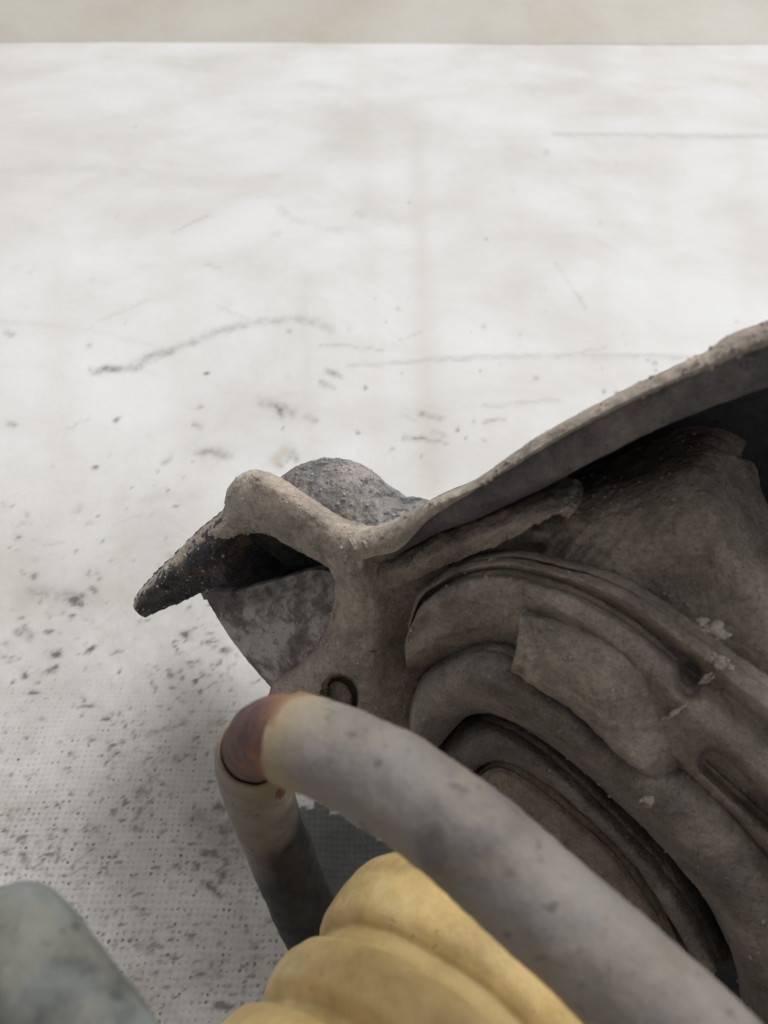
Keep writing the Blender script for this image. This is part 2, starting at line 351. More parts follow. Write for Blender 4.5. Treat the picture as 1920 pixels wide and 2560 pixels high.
# ------------------------------------------------------------------ the table under its tarpaulin and the board behind
def tarp_pt(px, py):
    v = (1280 - py) / F; d = H / (S45 - v * C45)
    q = P(px, py, d); return q[0], q[1]
YE = tarp_pt(960, 106)[1]                      # far edge of the table
def tarp_sheet():
    xs = list(np.arange(-.25, .2501, .00115)); x = .25; st = .0016
    ext = []
    while x < 1.3: st *= 1.05; x += st; ext.append(x)
    xs = np.array([-e for e in ext[::-1]] + xs + ext)
    ys = [tarp_pt(960, y)[1] for y in np.arange(2760, 106, -6.5)] + [YE]
    near = []; y = ys[0]; st = .001
    while y > -.6: st *= 1.12; y -= st; near.append(y)
    ys = np.array(near[::-1] + ys)
    X, Y = np.meshgrid(xs, ys)
    Z = np.zeros_like(X)
    d = C45 * Y + S45 * H; up = S45 * Y - C45 * H
    PX = 960 + X / np.maximum(d, .02) * F; PY = 1280 - up / np.maximum(d, .02) * F     # where each point of the cloth was measured in the photograph
    smear = np.zeros_like(X); tan = np.zeros_like(X); grime_shade = np.zeros_like(X)
    def vnoise(cell, seed):
        g = np.random.RandomState(seed).rand(256, 256); u = PX / cell % 255; v = PY / cell % 255
        i = np.floor(u).astype(int); j = np.floor(v).astype(int); fu = u - i; fv = v - j; fu = fu * fu * (3 - 2 * fu); fv = fv * fv * (3 - 2 * fv); i2 = (i + 1) % 256; j2 = (j + 1) % 256
        return (g[i, j] * (1 - fu) + g[i2, j] * fu) * (1 - fv) + (g[i, j2] * (1 - fu) + g[i2, j2] * fu) * fv
    PX0, PY0 = PX, PY
    wx = (vnoise(22, 1) - .5) * 20 + (vnoise(9, 2) - .5) * 9; wy = (vnoise(22, 3) - .5) * 16 + (vnoise(9, 4) - .5) * 8
    brk_ = np.clip(vnoise(13, 5) * 1.1 + vnoise(30, 6) * .7 - .25, .1, 1.15)
    k_ = np.clip((PY - 500) / 900, .2, 1); PX = PX + wx * k_; PY = PY + wy * k_
    def seg(ax, ay, bx, by, wd):          # soft stroke between two measured points, given on the cloth
        vx, vy = bx - ax, by - ay; L2 = vx * vx + vy * vy + 1e-9
        t = np.clip(((PX - ax) * vx + (PY - ay) * vy) / L2, 0, 1)
        return np.exp(-((PX - ax - t * vx) ** 2 + (PY - ay - t * vy) ** 2) / (wd * wd))
    def poly(pts, wd, amp, arr):
        m = np.zeros_like(X)
        for (a, b), (c, e) in zip(pts[:-1], pts[1:]): m = np.maximum(m, seg(a, b, c, e, wd))
        np.maximum(arr, m * amp, out=arr)
    def patch(x, y, l, sz, amp):           # one small blot, worked out only on the cloth round it
        r = np.searchsorted(-PYR, [-(y + 60), -(y - 60)]); sl = slice(max(0, r[0]), r[1] + 1)
        cx = np.where(np.abs(PX0[(sl.start + sl.stop) // 2] - x) < 60)[0]
        if len(cx) == 0: return
        sc = slice(cx[0], cx[-1] + 1); a = PX[sl, sc]; b = PY[sl, sc]; t = np.clip((a - x) / (l + 1e-6), 0, 1) if l else 0
        mm = np.exp(-((a - x - t * l) ** 2 + (b - y) ** 2) / (sz * sz)) * amp
        smear[sl, sc] = np.maximum(smear[sl, sc], mm)
    PYR = PY0[:, 0].copy(); PYR[d[:, 0] < .05] = 1e6
    # long curved smear
    poly([(228, 930), (330, 917), (385, 885), (480, 855), (560, 822), (650, 803), (745, 798)], 9, .5, smear)
    poly([(745, 798), (800, 808), (825, 825)], 10, .42, smear)
    poly([(245, 924), (350, 918)], 8, .85, smear); poly([(370, 892), (430, 878)], 9, .7, smear)
    for pts, wd, am in (([(700, 1165), (730, 1130), (742, 1150)], 11, .5), ([(690, 1020), (705, 1038)], 10, .95), ([(655, 1005), (735, 1030)], 18, .45),
                        ([(770, 1040), (790, 1050)], 10, .5), ([(500, 1128), (570, 1135)], 12, .5), ([(415, 1155), (430, 1140)], 9, .6), ([(490, 1060), (500, 1065)], 9, .6),
                        ([(1050, 1035), (1105, 1045)], 9, .65), ([(1010, 1095), (1100, 1100)], 7, .55), ([(1215, 1055), (1260, 1050)], 7, .4), ([(1085, 1082), (1110, 1085)], 6, .4),
                        ([(700, 520), (715, 530)], 12, .6), ([(730, 545), (800, 562), (875, 575)], 9, .3), ([(890, 527), (905, 535)], 9, .45), ([(680, 585), (695, 580)], 11, .35),
                        ([(1390, 655), (1465, 770)], 6, .3), ([(815, 930), (850, 945)], 8, .6), ([(800, 958), (830, 968)], 7, .5),
                        ([(15, 830), (28, 835)], 8, .75), ([(20, 1060), (30, 1062)], 9, .7), ([(90, 1480), (200, 1500)], 22, .28), ([(180, 1505), (200, 1495)], 9, .8), ([(85, 1435), (95, 1435)], 7, .6),
                        ([(95, 1490), (110, 1488)], 7, .5), ([(125, 1680), (140, 1672)], 9, .75), ([(140, 1638), (150, 1632)], 10, .8), ([(213, 1630), (228, 1624)], 8, .9), ([(85, 1702), (93, 1700)], 6, .8),
                        ([(60, 1575), (70, 1600)], 14, .4), ([(45, 1578), (60, 1580)], 10, .5), ([(70, 1730), (85, 1735)], 6, .7), ([(190, 1765), (235, 1768)], 6, .6), ([(205, 1745), (212, 1748)], 9, .4),
                        ([(330, 1842), (400, 1825), (470, 1810)], 7, .5), ([(440, 1812), (470, 1808)], 8, .6), ([(270, 1900), (290, 1862)], 6, .45), ([(340, 2000), (400, 1938)], 7, .45), ([(352, 1968), (368, 1945)], 9, .65),
                        ([(330, 2050), (375, 1995)], 7, .45), ([(180, 2025), (270, 2110)], 4, .42), ([(268, 1800), (275, 1803)], 6, .8), ([(282, 1870), (288, 1862)], 6, .8), ([(255, 1910), (262, 1905)], 5, .7),
                        ([(545, 2015), (552, 2025)], 10, .95), ([(515, 2130), (545, 2135)], 13, .95), ([(540, 2080), (570, 2085)], 10, .8), ([(520, 2210), (545, 2235)], 12, .9), ([(550, 2200), (560, 2180)], 9, .75),
                        ([(540, 2085), (600, 2060)], 24, .45), ([(500, 2040), (590, 2130)], 40, .3), ([(375, 2355), (395, 2360)], 12, .95), ([(368, 2370), (378, 2375)], 9, .9), ([(487, 2430), (515, 2435)], 8, .8), ([(535, 2515), (585, 2515)], 6, .9),
                        ([(340, 2070), (348, 2072)], 7, .85), ([(10, 2075), (20, 2075)], 8, .9), ([(60, 2145), (75, 2160)], 12, .6), ([(140, 2135), (150, 2120)], 9, .5), ([(600, 2425), (650, 2400)], 6, .4), ([(480, 1590), (470, 1580)], 10, .4),
                        ([(425, 2310), (430, 2318)], 6, .6), ([(330, 2265), (335, 2268)], 6, .6), ([(560, 1635), (570, 1628)], 8, .5), ([(455, 1588), (470, 1590)], 9, .75), ([(380, 1710), (375, 1705)], 9, .5), ([(495, 1728), (505, 1722)], 6, .75),
                        ([(300, 1250), (500, 1240)], 16, .10)):
        poly(pts, wd * .85, am, smear)
    smear *= np.clip(brk_ + .25, .45, 1.2) * np.clip((PY0 - 200) / 1200, .32, 1)
    for i in range(900):                                       # small blots, more of them towards the near left
        y = 280 + 2250 * random.random() ** .52; xm = 1920 if y < 1150 else 760
        x = random.random() * xm
        if y < 1300 and random.random() < .55: continue
        sz = random.uniform(2.4, 4.5) * random.choice((1, 1, 1, 1.5)); l = random.choice((0, 0, 0, 2, 7)); patch(x, y, l, sz, random.uniform(.2, .85) * (.45 if y < 900 else 1))
    for i in range(26):                                        # thin scratches
        x = random.uniform(0, 1500); y = random.uniform(500, 2500); a = random.uniform(-.5, .5); l = random.uniform(40, 160)
        poly([(x, y), (x + l * math.cos(a), y + l * math.sin(a))], 3.2, random.uniform(.08, .22), smear)
    for x_, w_, a_ in ((120, 40, .16), (420, 30, .10), (905, 26, .12), (1270, 34, .10), (1480, 26, .10), (1640, 50, .12), (1850, 36, .14)):
        poly([(x_, 130), (x_ + 20, 700), (x_ + 45, 1300)], w_, a_, tan)
    for x, y, l, sz in ((548, 2020, 4, 7), (522, 2130, 18, 9), (545, 2082, 12, 8), (530, 2222, 6, 9), (555, 2190, 0, 8), (382, 2357, 10, 9), (372, 2374, 3, 7), (495, 2432, 18, 6), (540, 2515, 40, 5),
                        (344, 2071, 0, 6), (15, 2075, 4, 6), (218, 1627, 4, 7), (144, 1635, 6, 7), (132, 1676, 0, 8), (188, 1502, 5, 7), (275, 1801, 0, 5), (286, 1866, 3, 5), (456, 1590, 8, 6), (90, 1702, 0, 5), (88, 1437, 2, 6)):
        patch(x, y, l, sz, 1.0)
    for cx, cy, rx, ry, k in ((540, 2110, 55, 80, 70), (70, 2110, 90, 60, 60), (500, 1700, 70, 80, 60), (370, 1860, 90, 60, 40), (420, 2450, 130, 90, 70), (620, 2440, 40, 60, 30), (300, 2280, 150, 120, 50), (760, 1990, 60, 30, 20)):
        for _ in range(k): patch(random.gauss(cx, rx), random.gauss(cy, ry), random.choice((0, 0, 3, 8)), random.uniform(2.2, 5), random.uniform(.4, 1.0))
    # tan water stain running away from the bracket, creases
    poly([(1040, 330), (1048, 520), (1055, 700), (1070, 900), (1090, 1230)], 24, .36, tan)
    poly([(1060, 800), (1080, 1230)], 34, .42, tan); poly([(690, 1150), (720, 1120)], 13, .9, tan)
    poly([(760, 700), (780, 1250)], 18, .14, tan); poly([(300, 1230), (330, 1900)], 22, .14, tan)
    poly([(238, 1640), (275, 1535)], 7, .35, tan); poly([(335, 1705), (350, 1730)], 7, .3, tan); poly([(280, 1970), (330, 1945)], 8, .45, tan)
    poly([(0, 120), (0, 500)], 180, .25, tan); poly([(1640, 130), (1920, 200)], 60, .16, tan)
    poly([(870, 915), (1000, 905), (1200, 892), (1500, 889), (1900, 900)], 5, .17, smear)
    poly([(1380, 340), (1560, 343), (1700, 345), (1960, 347)], 5, .20, smear); poly([(1210, 1015), (1400, 1000)], 5, .15, smear)
    poly([(0, 805), (200, 820), (420, 870)], 5, .07, smear); poly([(0, 425), (250, 415)], 12, .08, smear)
    for cx, cy, r, a in ((380, 1560, 260, .40), (180, 1850, 330, .46), (480, 1950, 260, .62), (300, 2150, 300, .8), (520, 2420, 230, 1.1), (560, 2120, 130, 1.0), (80, 1500, 200, .25), (800, 2040, 60, .5), (150, 1650, 210, .30), (420, 1780, 260, .34), (330, 1480, 160, .12), (60, 2100, 230, .7), (540, 2120, 190, .9), (420, 2450, 260, 1.0), (620, 1800, 200, .3), (250, 2250, 240, .7), (760, 2150, 200, .8), (120, 1400, 150, .14), (640, 1080, 200, .10), (1060, 1150, 150, .10)):  # dirt patches, deepened at lower left to paint shade into the cloth
        grime_shade = np.maximum(grime_shade, a * np.exp(-((PX - cx) ** 2 + (PY - cy) ** 2) / (r * r)))
    grime_shade *= .45 + .5 * vnoise(60, 11) + .35 * vnoise(19, 12) + .3 * vnoise(8, 13); grime_shade = .88 * (1 - np.exp(-grime_shade * 1.9))
    dots = np.clip((PY - 1600) / 500, 0.04, 1.3); dots[PY > 4000] = 1
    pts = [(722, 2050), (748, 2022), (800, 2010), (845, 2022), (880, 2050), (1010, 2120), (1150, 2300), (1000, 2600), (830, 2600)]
    ins = np.zeros(X.shape, bool)                             # a dark patch painted under the spring, its edge ragged
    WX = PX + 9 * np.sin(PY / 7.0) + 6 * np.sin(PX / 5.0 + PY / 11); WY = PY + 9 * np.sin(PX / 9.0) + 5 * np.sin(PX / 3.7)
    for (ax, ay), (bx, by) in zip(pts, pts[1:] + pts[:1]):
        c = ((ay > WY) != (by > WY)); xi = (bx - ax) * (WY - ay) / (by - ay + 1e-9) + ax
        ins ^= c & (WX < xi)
    dark_patch = ins.astype(float)
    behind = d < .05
    for arr in (smear, tan, grime_shade): arr[behind] = 0
    grime_shade[(d < .21) & (up < 0)] = np.maximum(grime_shade[(d < .21) & (up < 0)], .35)
    # gentle waves and creases of the cloth
    Z += .0016 * np.sin(Y * 9 + .8 * np.sin(X * 5)) * np.clip((Y - .35) * 3, 0, 1)
    for y0, amp in ((tarp_pt(960, 890)[1], .0007), (tarp_pt(960, 345)[1], .0016)):
        Z += amp * np.exp(-((Y - y0 - .02 * (X - .1) ** 2) / .004) ** 2) * np.clip((X + .05) * 5, 0, 1)
    verts = np.stack([X, Y, Z], -1).reshape(-1, 3); nx = len(xs); ny = len(ys)
    ii = np.arange(nx * ny).reshape(ny, nx)
    faces = np.stack([ii[:-1, :-1], ii[:-1, 1:], ii[1:, 1:], ii[1:, :-1]], -1).reshape(-1, 4).tolist()
    o = link('table_cover', verts, faces, M['tarp'], attrs={'smear': smear.ravel(), 'tan': tan.ravel(), 'grime_shade': grime_shade.ravel(), 'dots': dots.ravel(), 'dark_patch': dark_patch.ravel()}, sharp=None)
    o['kind'] = 'structure'; o['label'] = 'white woven tarpaulin stained with black specks and smears'
tarp_sheet()

def back_board():
    xs = np.linspace(-1.3, 1.3, 160); zs = np.linspace(-.0012, .45, 60)
    v = []; g = []
    for z in zs:
        for x in xs:
            v.append((x, YE - .004 + .0015 * math.sin(x * 7 + 1) + .0012 * math.sin(x * 31) + 3.0 * max(0, z), z)); g.append(0)
    n = len(xs); f = [(a * n + b, a * n + b + 1, (a + 1) * n + b + 1, (a + 1) * n + b) for a in range(len(zs) - 1) for b in range(n - 1)]
    o = link('back_wall', v, f, M['wallcover'], attrs={'smear': g, 'tan': [.35 if z_ else 0 for z_ in np.repeat(np.ones(len(zs)), n)], 'grime_shade': g, 'dots': g}, sharp=None)
    o['kind'] = 'structure'
back_board()

# ------------------------------------------------------------------ the suspension strut, one thing
root = bpy.data.objects.new('suspension_strut', None); C.objects.link(root); root.location = ROOT_LOC; root.empty_display_size = .05
root['label'] = 'dusty suspension strut with coil spring and yellow bump stop lying on the white tarpaulin'
root['category'] = 'car part'

seat = loft('spring_seat', [
    (-.050, [(1010, 1340), (1210, 1240), (1340, 1190), (1500, 1150), (1610, 1110), (1700, 1070), (1780, 1040, -.065), (1900, 1040, -.08)]),
    (-.030, [(1000, 1390), (1200, 1300), (1330, 1256), (1490, 1222), (1600, 1190), (1690, 1150), (1770, 1128, -.034), (1850, 1150, -.05)]),
    (-.022, [(1000, 1400), (1200, 1312), (1330, 1268), (1490, 1238), (1600, 1206), (1695, 1172), (1780, 1160, -.028), (1880, 1172, -.05)]),
    (-.015, [(1020, 1440), (1215, 1360), (1350, 1312), (1490, 1290), (1610, 1270), (1705, 1255), (1795, 1255, -.018), (1910, 1262, -.045)]),
    (-.012, [(1040, 1470), (1230, 1400), (1370, 1372), (1500, 1360), (1630, 1350), (1735, 1350), (1835, 1362, -.014), (1950, 1370, -.035)]),
    (-.011, [(1060, 1500), (1260, 1440), (1400, 1430), (1540, 1440), (1670, 1460), (1790, 1470), (1905, 1475), (2000, 1500, -.025)]),
    (-.011, [(1100, 1560), (1290, 1490), (1430, 1490), (1570, 1530), (1700, 1590), (1830, 1650), (1950, 1720), (2060, 1800)]),
], M['floor'], root, nu=240, nv=26, thick=.004, rough=.0005, rsc=170,
    disp=lambda x, y: .0016 * max(0, noise.noise(Vector((x / 70, y / 45, 1))) - .12) * 2 * min(1, max(0, (1560 - x) / 200)) - .005 * math.exp(-((x - 1330) / 75) ** 2 - ((y - 1372) / 20) ** 2) + (.0012 * math.sin((x + y * .7) / 9) * math.exp(-((x - 1400) / 120) ** 2 - ((y - 1400) / 60) ** 2)))

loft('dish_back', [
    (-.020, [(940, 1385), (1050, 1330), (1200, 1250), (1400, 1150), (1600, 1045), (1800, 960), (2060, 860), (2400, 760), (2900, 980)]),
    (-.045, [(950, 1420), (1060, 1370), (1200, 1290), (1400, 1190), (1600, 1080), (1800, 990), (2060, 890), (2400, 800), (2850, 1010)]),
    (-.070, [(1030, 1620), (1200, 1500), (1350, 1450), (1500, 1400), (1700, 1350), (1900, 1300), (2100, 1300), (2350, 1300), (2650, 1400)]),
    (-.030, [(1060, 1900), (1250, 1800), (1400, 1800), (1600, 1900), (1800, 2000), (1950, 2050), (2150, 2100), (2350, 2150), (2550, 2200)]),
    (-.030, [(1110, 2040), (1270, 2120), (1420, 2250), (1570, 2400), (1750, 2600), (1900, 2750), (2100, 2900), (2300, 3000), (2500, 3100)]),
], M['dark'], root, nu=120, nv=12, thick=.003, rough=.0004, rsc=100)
rim = loft('rim_flange', [
    (-0.014, [(885, 1338), (935, 1318), (1010, 1290), (1093, 1243), (1193, 1198), (1310, 1118), (1365, 1082), (1509, 1004), (1620, 949), (1703, 910), (1775, 877), (1831, 838), (1930, 799), (2060, 738), (2300, 660), (2600, 660), (2950, 900)]),
    (0, [(878, 1345), (927, 1328), (1000, 1303), (1083, 1255), (1183, 1210), (1300, 1130), (1355, 1094), (1499, 1016), (1610, 961), (1693, 922), (1765, 889), (1821, 852), (1920, 811), (2050, 750), (2290, 672), (2590, 672), (2940, 910)]),
    (0.0035, [(884, 1370), (935, 1350), (1003, 1315), (1085, 1266), (1187, 1222), (1300, 1154), (1358, 1118), (1500, 1040), (1610, 986), (1694, 949), (1772, 916), (1827, 889), (1920, 856), (2050, 800), (2290, 727), (2578, 733), (2909, 941)]),
    (0.0005, [(884, 1384), (937, 1380), (1000, 1380), (1089, 1338), (1200, 1296), (1333, 1238), (1390, 1207), (1499, 1149), (1610, 1094), (1700, 1053), (1776, 1022), (1840, 1000), (1920, 972), (2050, 920), (2290, 860), (2550, 870), (2830, 1040)]),
    (-0.022, [(884, 1378), (940, 1372), (1010, 1368), (1095, 1322), (1210, 1275), (1340, 1212), (1400, 1180), (1510, 1120), (1620, 1060), (1710, 1020), (1790, 990), (1850, 970), (1930, 940), (2060, 890), (2300, 830), (2560, 840), (2850, 1010)]),
], M['rim'], root, nu=300, nv=12, thick=.0022, rough=.00018, rsc=160, crisp=.2)
edge = loft('rim_edge', [
    (-0.012, [(872, 1346), (922, 1327), (996, 1300), (1080, 1252), (1180, 1207), (1298, 1126), (1352, 1090), (1497, 1012), (1608, 957), (1691, 918), (1763, 885), (1819, 846), (1920, 806), (2050, 745), (2288, 667), (2590, 667), (2942, 906)]),
    (0.0008, [(872, 1346), (922, 1327), (996, 1300), (1080, 1252), (1180, 1207), (1298, 1126), (1352, 1090), (1497, 1012), (1608, 957), (1691, 918), (1763, 885), (1819, 846), (1920, 806), (2050, 745), (2288, 667), (2590, 667), (2942, 906)]),
    (0.0045, [(884, 1372), (935, 1358), (1000, 1332), (1084, 1264), (1186, 1219), (1300, 1146), (1357, 1110), (1500, 1032), (1610, 978), (1694, 940), (1770, 908), (1825, 878), (1920, 842), (2050, 783), (2290, 710), (2581, 716), (2916, 931)]),
    (0.004, [(890, 1402), (940, 1390), (1000, 1372), (1070, 1300), (1188, 1226), (1301, 1156), (1358, 1122), (1500, 1045), (1611, 991), (1696, 954), (1774, 921), (1828, 896), (1921, 863), (2050, 808), (2290, 735), (2575, 742), (2904, 947)]),
], M['ridge'], rim, nu=300, nv=10, thick=.0015, rough=.00028, rsc=260, label='pale dusty outer edge of the flange')

loft('inner_ledge', [
    (-.014, [(920, 1385), (1000, 1368), (1089, 1320), (1200, 1280), (1310, 1235), (1400, 1215), (1440, 1225)]),
    (-.006, [(930, 1400), (1000, 1392), (1089, 1344), (1200, 1300), (1310, 1262), (1395, 1245), (1440, 1255)]),
    (-.0025, [(945, 1430), (1015, 1420), (1100, 1378), (1200, 1340), (1310, 1300), (1385, 1272), (1435, 1274)]),
    (-.0045, [(955, 1475), (1030, 1452), (1076, 1430), (1180, 1388), (1284, 1345), (1376, 1292), (1423, 1294)]),
], M['floor'], root, nu=170, nv=14, thick=.0045, rough=.0006, rsc=300, crisp=.2)

brk = loft('bracket_web', [
    (-.010, [(830, 1400), (850, 1437), (852, 1486), (841, 1544), (817, 1601), (779, 1650), (739, 1683), (705, 1712), (695, 1740)]),
    (-.0025, [(800, 1396), (836, 1437), (837, 1486), (826, 1544), (802, 1601), (764, 1650), (724, 1683), (686, 1708), (672, 1740)]),
    (.0022, [(845, 1380), (868, 1440), (875, 1490), (870, 1545), (850, 1605), (820, 1660), (780, 1700), (740, 1740), (715, 1790)]),
    (.0005, [(890, 1368), (910, 1430), (925, 1490), (930, 1550), (925, 1610), (915, 1680), (905, 1740), (890, 1800), (870, 1860)]),
    (-.006, [(960, 1372), (975, 1430), (975, 1490), (972, 1550), (970, 1610), (972, 1680), (975, 1740), (975, 1800), (975, 1860)]),
    (-.013, [(1100, 1360), (1120, 1420), (1075, 1480), (1045, 1550), (1045, 1610), (1048, 1680), (1050, 1740), (1050, 1800), (1050, 1860)]),
], M['web'], root, nu=200, nv=24, thick=.003, rough=.0003, rsc=220,
    disp=lambda x, y: -.0085 / (1 + math.exp((math.hypot((x - 850) / 46, (y - 1742) / 55) - 1) * 45)))
hv = [S(842, 1750, -.0035)] + [S(842 + 38 * math.cos(a * .2618) * k, 1750 + 47 * math.sin(a * .2618) * k, -.0035 - (.0 if k < 1 else .0008)) for k in (.85, 1) for a in range(24)]
link('plug', hv, [(0, 1 + k, 1 + (k + 1) % 24) for k in range(24)] + [(1 + k, 25 + k, 25 + (k + 1) % 24, 1 + (k + 1) % 24) for k in range(24)], M['ridge'], brk, sharp=None)
hood = loft('bracket_hood', [
    (-.014, [(345, 1512), (365, 1480), (410, 1430), (463, 1378), (515, 1325), (573, 1275), (590, 1225), (620, 1190), (665, 1192), (734, 1231), (782, 1265), (854, 1308), (935, 1331)]),
    (-.004, [(334, 1512), (348, 1481), (392, 1433), (445, 1380), (498, 1327), (555, 1278), (569, 1225), (607, 1184), (660, 1186), (734, 1225), (782, 1259), (854, 1302), (930, 1325)]),
    (.001, [(338, 1521), (356, 1483), (401, 1440), (455, 1390), (507, 1341), (566, 1296), (590, 1245), (622, 1212), (668, 1214), (730, 1252), (780, 1290), (845, 1332), (912, 1362)]),
    (.0015, [(342, 1526), (366, 1487), (416, 1446), (473, 1403), (526, 1358), (580, 1322), (618, 1298), (655, 1290), (700, 1310), (745, 1340), (792, 1365), (845, 1395), (905, 1420)]),
    (-.002, [(346, 1532), (378, 1490), (430, 1450), (492, 1412), (541, 1364), (589, 1338), (637, 1331), (686, 1343), (734, 1372), (782, 1396), (821, 1420), (842, 1450), (885, 1480)]),
    (-.016, [(350, 1530), (385, 1480), (440, 1430), (500, 1385), (550, 1335), (600, 1305), (645, 1295), (690, 1305), (740, 1330), (790, 1355), (835, 1380), (862, 1410), (905, 1440)]),
], M['ridge'], root, nu=260, nv=12, thick=.0012, rough=.0004, rsc=300)
arm = loft('bracket_arm', [
    (-.006, [(333, 1513), (346, 1481), (390, 1432), (443, 1379), (496, 1326), (548, 1282)]),
    (.0005, [(336, 1522), (354, 1484), (399, 1440), (452, 1391), (504, 1342), (556, 1302)]),
    (.0028, [(342, 1530), (366, 1492), (420, 1446), (478, 1404), (530, 1360), (590, 1335, -.002)]),
    (.0005, [(348, 1536), (380, 1502), (434, 1464), (494, 1428), (550, 1388), (620, 1366, -.012)]),
    (-.005, [(355, 1540), (392, 1516), (446, 1482), (503, 1452), (566, 1422), (660, 1395, -.022)]),
    (-.0075, [(363, 1542), (396, 1529), (459, 1501), (507, 1481), (580, 1452), (700, 1425, -.030)]),
], M['arm'], root, nu=170, nv=12, thick=.003, rough=.0006, rsc=420, label='black arm end with rust crumbs')
loft('bracket_hollow', [
    (-.004, [(492, 1405), (560, 1345), (640, 1322), (720, 1356), (800, 1392), (862, 1440)]),
    (-.045, [(500, 1395), (570, 1335), (640, 1305), (720, 1335), (800, 1370), (862, 1420)]),
    (-.055, [(500, 1470), (575, 1450), (650, 1430), (725, 1420), (800, 1420), (862, 1450)]),
    (-.024, [(509, 1500), (582, 1494), (652, 1478), (722, 1456), (792, 1438), (862, 1455)]),
], M['arm'], root, nu=120, nv=18, thick=.002, rough=.0003, rsc=200)  # the arm's black stands in for shade inside the hollow
loft('gusset_plate', [
    (-.018, [(507, 1480), (580, 1478), (650, 1462), (720, 1442), (790, 1425), (860, 1440)]),
    (-.013, [(531, 1524), (600, 1525), (665, 1520), (730, 1510), (800, 1505), (860, 1500)]),
    (-.011, [(570, 1587), (630, 1590), (680, 1585), (730, 1580), (790, 1575), (850, 1570)]),
    (-.010, [(613, 1645), (650, 1648), (690, 1648), (720, 1645), (760, 1645), (815, 1650)]),
    (-.010, [(676, 1717), (682, 1718), (690, 1719), (700, 1720), (710, 1722), (740, 1725)]),
], M['gusset'], root, nu=130, nv=18, thick=.003, rough=.0003, rsc=200, label='pale worn plate inside the bracket opening')
loft('back_lobe', [
    (-.024, [(690, 1210), (734, 1176), (782, 1163), (825, 1161), (874, 1170), (922, 1200), (965, 1234), (999, 1257), (1023, 1259), (1067, 1270), (1100, 1292)]),
    (-.0195, [(686, 1206), (734, 1172), (782, 1159), (825, 1157), (874, 1166), (922, 1196), (965, 1230), (999, 1253), (1023, 1254), (1067, 1266), (1100, 1290)]),
    (-.014, [(700, 1222), (742, 1195), (787, 1187), (830, 1190), (880, 1205), (925, 1232), (965, 1260), (1000, 1280), (1030, 1285), (1060, 1290), (1100, 1305)]),
    (-.009, [(720, 1250), (755, 1240), (800, 1245), (840, 1260), (880, 1275), (925, 1290), (965, 1300), (1000, 1305), (1030, 1305), (1060, 1305), (1100, 1315)]),
    (-.006, [(740, 1300), (780, 1310), (820, 1330), (860, 1345), (900, 1350), (935, 1350), (970, 1345), (1000, 1340), (1030, 1335), (1060, 1335), (1100, 1335)]),
], M['lobe'], root, nu=190, nv=16, thick=.003, rough=.0006, rsc=260, label='grey blue rounded back of the bracket')

# rubber pad with its ridges, tab and rings
def blot(x, y, cx, cy, r, a): return a * math.exp(-((x - cx) ** 2 + (y - cy) ** 2) / (r * r))
def pad_disp(x, y):
    # torn recesses in the outer ring
    h = 0
    vx, vy = 170, 150; t = max(0, min(1, ((x - 1785) * vx + (y - 1905) * vy) / (vx * vx + vy * vy)))
    d = math.hypot(x - 1785 - t * vx, y - 1905 - t * vy); h -= .007 / (1 + math.exp((d - 34) / 4))
    h -= .005 / (1 + math.exp((math.hypot((x - 1722) / 30, (y - 1695) / 46) - 1) * 8))
    return h
pad = loft('rubber_pad', [
    (-.014, [(1022, 1570), (1045, 1490), (1095, 1440), (1156, 1406), (1266, 1390), (1370, 1407), (1487, 1434), (1603, 1486), (1718, 1567), (1826, 1644), (1926, 1719), (2055, 1824), (2250, 2050)]),
    (-.005, [(1020, 1565), (1042, 1490), (1091, 1445), (1151, 1412), (1261, 1396), (1365, 1413), (1481, 1440), (1597, 1492), (1712, 1573), (1820, 1650), (1920, 1725), (2050, 1830), (2245, 2055)]),
    (-.002, [(1022, 1572), (1050, 1495), (1100, 1455), (1160, 1425), (1262, 1410), (1363, 1430), (1476, 1462), (1588, 1517), (1700, 1600), (1805, 1682), (1905, 1762), (2035, 1870), (2225, 2095)]),
    (-.007, [(1024, 1578), (1055, 1505), (1105, 1464), (1165, 1438), (1262, 1428), (1360, 1448), (1466, 1485), (1576, 1545), (1683, 1630), (1788, 1713), (1886, 1797), (2015, 1905), (2205, 2130)]),
    (-.001, [(1020, 1588), (1050, 1522), (1105, 1478), (1168, 1452), (1262, 1444), (1355, 1468), (1458, 1510), (1565, 1575), (1668, 1660), (1765, 1750), (1860, 1845), (2000, 1960), (2185, 2180)]),
    (.0005, [(1014, 1600), (1042, 1545), (1105, 1502), (1170, 1482), (1258, 1475), (1348, 1500), (1443, 1550), (1540, 1615), (1635, 1695), (1728, 1778), (1820, 1868), (1955, 1985), (2160, 2210)]),
    (-.001, [(1012, 1620), (1042, 1575), (1103, 1540), (1168, 1522), (1250, 1518), (1332, 1545), (1418, 1595), (1510, 1665), (1600, 1745), (1690, 1828), (1780, 1918), (1910, 2035), (2130, 2260)]),
    (-.003, [(1015, 1660), (1045, 1630), (1105, 1592), (1165, 1570), (1240, 1568), (1320, 1592), (1400, 1645), (1490, 1715), (1580, 1795), (1670, 1875), (1760, 1965), (1890, 2085), (2110, 2310)]),
    (-.011, [(1029, 1708), (1060, 1682), (1110, 1650), (1165, 1635), (1230, 1628), (1310, 1650), (1390, 1710), (1480, 1780), (1570, 1860), (1660, 1940), (1745, 2030), (1870, 2150), (2090, 2370)]),
], M['rubber'], root, nu=280, nv=12, thick=.004, rough=.0003, rsc=220, disp=pad_disp, crisp=.16)
